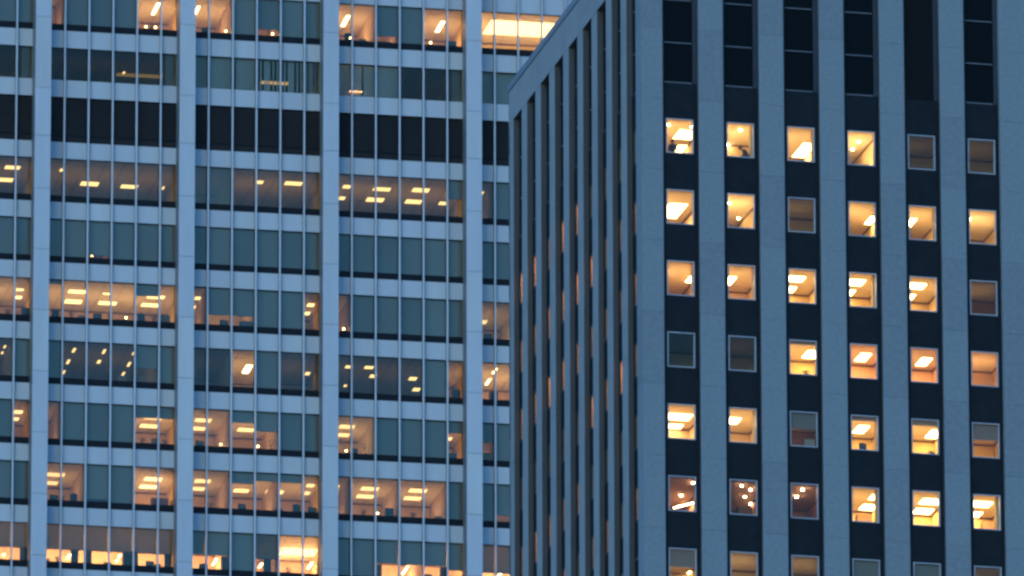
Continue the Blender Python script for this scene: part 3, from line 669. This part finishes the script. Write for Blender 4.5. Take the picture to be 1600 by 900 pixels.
items = [
 ('I', 0, 116, 'chair', 'tall black chair beside bright tube,'), ('I', 0, 138, 'cabinet', 'dark upright cabinet at a fin,'),
 ('I', 0, 203, 'cabinet', 'widest dark cabinet silhouette,'), ('I', 0, 261, 'chair', 'high black chair nearest the second column,'),
 ('I', 0, 234, 'monitor', 'small monitor silhouette low on the ledge,'), ('I', 0, 74, 'lampless', 'small plant at the left end,'),
 ('I', -1, 36, 'chair', 'black chair at the left picture edge,'), ('I', 1, 352, 'cabinet', 'brown cabinet right of a slanted tube,'),
 ('I', 1, 417, 'chair', 'dark chair back rising beside a tube,'), ('I', 1, 496, 'plant', 'tall leafy plant in the brightest room,'),
 ('I', 2, 592, 'cabinet', 'dark cabinet at left end of bright strip,'), ('I', 2, 694, 'cabinet', 'dark cabinet near the fourth column,'),
 ('H', 0, 113, 'chair', 'grey chair back in a dim room,'), ('H', 0, 249, 'redcab', 'red cabinet in the brightest room,'),
 ('H', 0, 268, 'plant', 'slim dark plant right of the red cabinet,'), ('H', 1, 378, 'monitor', 'wide dark monitor under one light,'),
 ('H', 1, 461, 'chair', 'tall chair silhouette close to a fin,'), ('H', 2, 568, 'plant', 'bushy plant on the ledge,'),
 ('H', 2, 608, 'cabinet', 'square dark cabinet behind a fin,'), ('H', 2, 590, 'lamp', 'glowing desk lamp,'),
 ('G', 0, 222, 'plant', 'low plant left of pale boxes,'), ('G', 0, 243, 'box', 'pale carton on the ledge,'),
 ('G', 1, 403, 'lamp', 'small lit lamp left of a plant,'), ('G', 1, 424, 'plant', 'round bushy plant,'),
 ('G', 2, 571, 'plant', 'dark round plant at lit room right side,'), ('G', 2, 541, 'lamp', 'small orange lamp on the ledge,'),
 ('G', 2, 707, 'monitor', 'monitor near the fourth column,'), ('G', 3, 760, 'box', 'grey carton near the concrete tower,'),
 ('E', 0, 84, 'chair', 'black chair beside the first column,'), ('E', 0, 112, 'plant', 'wide dark plant,'),
 ('E', 0, 152, 'monitor', 'monitor silhouette near a fin,'), ('E', 0, 197, 'lamp', 'bright orange lamp,'), ('E', 0, 219, 'chair', 'round chair back right of the orange lamp,'),
 ('E', 0, 240, 'plant', 'small plant beside pale carton,'), ('E', 0, 258, 'box', 'pinkish carton near the second column,'),
 ('E', 1, 350, 'monitor', 'dark monitor below a half lowered blind,'), ('E', 1, 386, 'monitor', 'double width monitor below a blind,'),
 ('E', 2, 537, 'lamp', 'tiny bright lamp right of the third column,'), ('E', 3, 762, 'monitor', 'dark monitor in a small lit room,'),
 ('F', 0, 190, 'box', 'carton under a bright slanted light,'), ('F', 0, 222, 'box', 'lone pale carton,'), ('F', 2, 713, 'cabinet', 'dark cabinet top beside a slanted tube,'),
 ('F', 3, 771, 'cabinet', 'dark cabinet between two tubes,'),
 ('A', 0, 228, 'lamp', 'left of two small bright lamps,'), ('A', 0, 243, 'lamp', 'right of two small bright lamps,'), ('A', 1, 353, 'lamp', 'orange lamp under two tubes,'),
 ('A', 1, 426, 'lamp', 'bright lamp under a nearly closed blind,'), ('A', 2, 541, 'chair', 'dark rounded chair back,'), ('A', 2, 547, 'lamp', 'lamp just right of the chair back,'),
 ('A', 2, 673, 'lamp', 'lamp at bottom left of slanted tube,'), ('A', 1, 385, 'cabinet', 'grey cabinet beside two slanted tubes,'),
 ('D', 0, 144, 'lamp', 'lone orange lamp at the sill,'),
]
for (row, bay, xp, kind, lab) in items:
    S = Sz[row]; L_ = lab + ' ' + rowname[row] + ', ' + bayname[bay]
    L_ = ' '.join(L_.replace(',', ' ').split())
    if kind == 'chair': on_left(chair(L_, 1.68 if row == 'I' else 1.3), S, xp, bay, 'floor', .62, random.uniform(-.3, .3))
    elif kind == 'cabinet': o = cabinet(L_, {203: .95, 138: .36, 592: .3}.get(xp, .5), 1.72 if row == 'I' else 1.4, 'black'); on_left(o, S, xp, bay, 'floor', .72)
    elif kind == 'redcab': on_left(cabinet(L_, 1.1, 1.75, 'red'), S, xp, bay, 'floor', 2.2)
    elif kind == 'monitor': on_left(monitor(L_, 1.0 if xp == 386 else .52), S, xp, bay, 'ledge', .38, random.uniform(-.3, .3))
    elif kind == 'plant': on_left(plant(L_, 1.25 if xp == 496 else (.75 if xp in (424, 571) else .5)), S, xp, bay)
    elif kind == 'lampless': on_left(plant(L_, .3), S, xp, bay)
    elif kind == 'lamp': on_left(lamp(L_, 14), S, xp, bay)
    elif kind == 'box': on_left(boxy(L_, random.uniform(.35, .6), random.uniform(.35, .6)), S, xp, bay)

# ------------------------------------------------------------------ people at the right tower's windows
def person(label, pose, clothk):
    """one continuous skinned figure, local: x right, y away from the glass, z up, feet at z=0"""
    r = empty('person', (0, 0, 0)); tag(r, label, 'person')
    if pose == 'stand':
        J = {'pel': (0,0,.95), 'sp': (0,.01,1.12), 'ch': (0,0,1.34), 'nk': (0,0,1.49), 'hd': (0,-.02,1.60), 'ht': (0,-.01,1.72),
             'sl': (-.17,0,1.42), 'el': (-.22,.03,1.16), 'wl': (-.20,-.12,.96), 'fl': (-.17,-.17,.90), 'sr': (.17,0,1.42), 'er': (.22,.03,1.16), 'wr': (.21,-.12,.96), 'fr': (.18,-.17,.90),
             'hl': (-.10,0,.90), 'kl': (-.11,-.01,.50), 'al': (-.12,.02,.09), 'tl': (-.13,-.15,.03), 'hr': (.10,0,.90), 'kr': (.11,-.01,.50), 'ar': (.12,.02,.09), 'tr': (.13,-.15,.03)}
    else:   # leaning forward to the left over the sill, head down
        J = {'pel': (.22,.05,.92), 'sp': (.16,.03,1.06), 'ch': (.04,.0,1.22), 'nk': (-.08,-.02,1.32), 'hd': (-.16,-.03,1.38), 'ht': (-.22,-.03,1.46),
             'sl': (.02,-.16,1.25), 'el': (-.06,-.20,1.02), 'wl': (-.20,-.20,.90), 'fl': (-.26,-.20,.88), 'sr': (.06,.16,1.25), 'er': (.0,.2,1.02), 'wr': (-.12,.2,.90), 'fr': (-.18,.2,.88),
             'hl': (.22,-.08,.88), 'kl': (.18,-.08,.48), 'al': (.24,-.08,.09), 'tl': (.09,-.08,.03), 'hr': (.22,.12,.88), 'kr': (.22,.13,.48), 'ar': (.30,.13,.09), 'tr': (.15,.13,.03)}
    Rd = {'pel': .155, 'sp': .14, 'ch': .155, 'nk': .06, 'hd': .092, 'ht': .07, 'sl': .07, 'el': .048, 'wl': .033, 'fl': .03, 'sr': .07, 'er': .048, 'wr': .033, 'fr': .03,
          'hl': .095, 'kl': .062, 'al': .045, 'tl': .035, 'hr': .095, 'kr': .062, 'ar': .045, 'tr': .035}
    E_ = [('pel','sp'),('sp','ch'),('ch','nk'),('nk','hd'),('hd','ht'),('ch','sl'),('sl','el'),('el','wl'),('wl','fl'),('ch','sr'),('sr','er'),('er','wr'),('wr','fr'),
          ('pel','hl'),('hl','kl'),('kl','al'),('al','tl'),('pel','hr'),('hr','kr'),('kr','ar'),('ar','tr')]
    ks = list(J); V = [Vector(J[k]) for k in ks]; Ed = [(ks.index(a), ks.index(b)) for a, b in E_]; rad = [Rd[k] for k in ks]
    for sgn, wk, fk in ((-1, 'wl', 'fl'), (1, 'wr', 'fr')):   # five fingers off each palm
        f0 = Vector(J[fk]); d = (f0 - Vector(J[wk])).normalized(); s = Vector((0, 0, 1)).cross(d).normalized()
        for q in range(5):
            off = s * ((q - 2) * .017) + (Vector((0, 0, 0)) if q else -d * .03 - s * .02)
            i0 = len(V); V.append(f0 + off); rad.append(.011); Ed.append((ks.index(fk), i0))
            V.append(f0 + off + d * (.035 - .004 * abs(q - 2)) + Vector((0, 0, -.008))); rad.append(.009); Ed.append((i0, i0 + 1))
            V.append(f0 + off + d * (.060 - .006 * abs(q - 2)) + Vector((0, 0, -.022))); rad.append(.008); Ed.append((i0 + 1, i0 + 2))
    me = bpy.data.meshes.new('body'); me.from_pydata([tuple(v) for v in V], Ed, []); o = bpy.data.objects.new('body', me); C.objects.link(o); o.parent = r
    md = o.modifiers.new('skin', 'SKIN')
    for i, sv in enumerate(me.skin_vertices[0].data): sv.radius = (rad[i], rad[i]); sv.use_root = (i == 0)
    o.modifiers.new('sub', 'SUBSURF').levels = 1; o.modifiers['sub'].render_levels = 2
    dg = bpy.context.evaluated_depsgraph_get(); ev = o.evaluated_get(dg); nm = bpy.data.meshes.new_from_object(ev)
    o.modifiers.clear(); o.data = nm; nm.materials.clear(); nm.materials.append(M['skin']); nm.materials.append(M[clothk]); nm.materials.append(M['black'])
    nk = Vector(J['nk'])
    for p in nm.polygons:
        c = p.center; p.use_smooth = True
        dh = min((c - Vector(J['hd'])).length, (c - Vector(J['ht'])).length)
        hand = min((c - Vector(J[k])).length for k in ('fl', 'fr')) < .085
        p.material_index = 0 if dh < .125 or hand else (2 if c.z < .08 else 1)
    hd = Vector(J['hd']); ht = Vector(J['ht']); up = (ht - hd).normalized()
    m = MB(); c = hd + up * .055 + Vector((0, .025, 0)); m.ball(tuple(c), .102, .108, .105, 'hair', 10); part(m, 'hair', r, True)
    f = hd + Vector((0, -.09, 0)) if pose == 'stand' else hd + Vector((-.075, 0, -.05))
    s_ = Vector((1, 0, 0)) if pose == 'stand' else Vector((0, 1, 0))
    m = MB()
    for q in (-1, 1): m.ball(tuple(f + s_ * q * .032 + up * .02), .012, .012, .009, 'black', 5)
    m.ball(tuple(f - up * .03), .022 if pose == 'stand' else .012, .012 if pose == 'stand' else .022, .006, 'red', 5)
    m.ball(tuple(f * 1.0 + (Vector((0, -.012, -.005)))), .013, .02, .018, 'skin', 5); part(m, 'face', r, True)
    return r
fz = WT - 2.68
pr = person('person in dark clothes standing upright at window before two bright ceiling panels', 'stand', 'cloth')
p = FR.at_y(1051, 225, 1.0); put(pr, FR, p[0], 1.0, fz)
pr = person('person leaning forward, head down, in second lit window of top lit row', 'lean', 'cloth2')
p = FR.at_y(1161, 232, 1.0); put(pr, FR, p[0] + .05, 1.0, fz + .12)

def on_right(o, c, j, xpix, dep, kind='sill'):
    wt = WT - FH * j; p = FR.at_y(xpix, 184.5 + 111.7 * j + 5.5 * c + 45, dep); z = wt - 1.90 if kind == 'sill' else wt - 2.68; put(o, FR, p[0], dep, z)
floorn = ['first', 'second', 'third', 'fourth', 'fifth', 'sixth', 'seventh']
on_right(plant('small dark plant on yellow window sill, third slot of concrete tower', .28), 2, 3, 1259, .5)
on_right(boxy('low dark box on orange window sill, fifth slot of concrete tower', .35, .07), 4, 3, 1446, .5)
on_right(monitor('low monitor on yellow window sill, fourth slot of concrete tower', .4), 3, 4, 1348, .52)
on_right(plant('thin small plant on yellow window sill, fifth slot of concrete tower', .2), 4, 4, 1456, .5)
on_right(boxy('orange glowing carton in dark blue window, third slot of concrete tower', .55, .45), 2, 4, 1264, .5)
on_right(boxy('flat low carton under two long ceiling panels, fifth slot of concrete tower', .8, .06), 4, 5, 1448, .5)
def picture(label, c, j, y0, y1, xoff):
    wt = WT - FH * j; r = empty('wall_picture', (0, 0, 0)); tag(r, label, 'picture'); m = MB()
    m.box(-.04, -.005, -(y1-y0)/2, (y1-y0)/2, 0, .95, 'art'); part(m, 'picture_frame', r)
    m = MB(); m.box(-.045, -.041, -(y1-y0)/2 + .06, (y1-y0)/2 - .06, .06, .89, 'paper'); part(m, 'canvas', r)
    put(r, FR, P * c + 1.48 + xoff, (y0 + y1) / 2, wt - 1.55)
picture('framed picture on brown wall under two bulbs, third slot of concrete tower', 2, 5, 2.3, 3.4, .79)
picture('dark framed picture on orange wall in room without visible lamp, sixth slot', 5, 3, 1.9, 2.5, .74)
for i, (c, j, x, lab) in enumerate([(3, 5, 1349, 'pale cabinet in window with two ceiling panels, fourth slot of concrete tower'), (1, 5, 1163, 'dark brown cabinet under four small bulbs, second slot of concrete tower'), (5, 5, 1545, 'brown cabinet under two panels, sixth slot of concrete tower')]):
    on_right(cabinet(lab, .8, 2.0, 'card' if i != 1 else 'art'), c, j, x, 3.2, 'floor')

# more small things on the ledges of the lit offices: each one on its own, each label naming the row, the bay and its neighbour
extra = [('I', 0, 90, 'plant', 'tiny plant near the first column'), ('I', 0, 168, 'box', 'flat carton left of two round lights'), ('I', 0, 245, 'box', 'small carton right of a low monitor'),
 ('I', 1, 318, 'monitor', 'monitor at left end under a blind'), ('I', 1, 450, 'plant', 'small plant at left of the brightest room'), ('I', 2, 668, 'monitor', 'monitor beneath a half lowered blind'),
 ('H', 0, 84, 'monitor', 'low monitor beside the first column'), ('H', 0, 97, 'plant', 'short plant between monitor and chair'), ('H', 1, 328, 'plant', 'tall thin plant by a partition'), ('H', 1, 436, 'box', 'pink carton under a lowered blind'),
 ('H', 1, 488, 'monitor', 'monitor at the right end room'), ('H', 2, 645, 'plant', 'low plant under the right pair of lights'), ('H', 2, 685, 'box', 'flat carton near the last lit pane'),
 ('G', 0, 258, 'plant', 'upright plant near the second column'), ('G', 1, 312, 'monitor', 'monitor beside the second column'), ('G', 1, 345, 'lamp', 'pale lamp near a partition'), ('G', 2, 552, 'monitor', 'monitor left of a fin'),
 ('E', 0, 128, 'box', 'carton between two plants'), ('E', 0, 172, 'plant', 'low plant left of a bright lamp'), ('E', -1, 12, 'plant', 'plant below slanted lights'), ('E', -1, 38, 'chair', 'black chair back below slanted lights'),
 ('A', 0, 236, 'plant', 'thin plant between two small lamps'), ('A', 1, 322, 'monitor', 'monitor under the left tube'), ('A', 1, 371, 'plant', 'upright plant under the right tube'), ('A', 2, 566, 'box', 'carton right of the chair back'), ('A', 2, 706, 'monitor', 'monitor right of a slanted tube')]
for (row, bay, xp, kind, lab) in extra:
    L_ = lab + ' ' + rowname[row] + ' ' + bayname[bay]; S = Sz[row]
    o = {'plant': lambda: plant(L_, .42), 'box': lambda: boxy(L_, .45, .22), 'monitor': lambda: monitor(L_, .55), 'lamp': lambda: lamp(L_, 9), 'chair': lambda: chair(L_, 1.3)}[kind]()
    on_left(o, S, xp, bay, 'floor' if kind == 'chair' else 'ledge', .62 if kind == 'chair' else .36, random.uniform(-.4, .4))
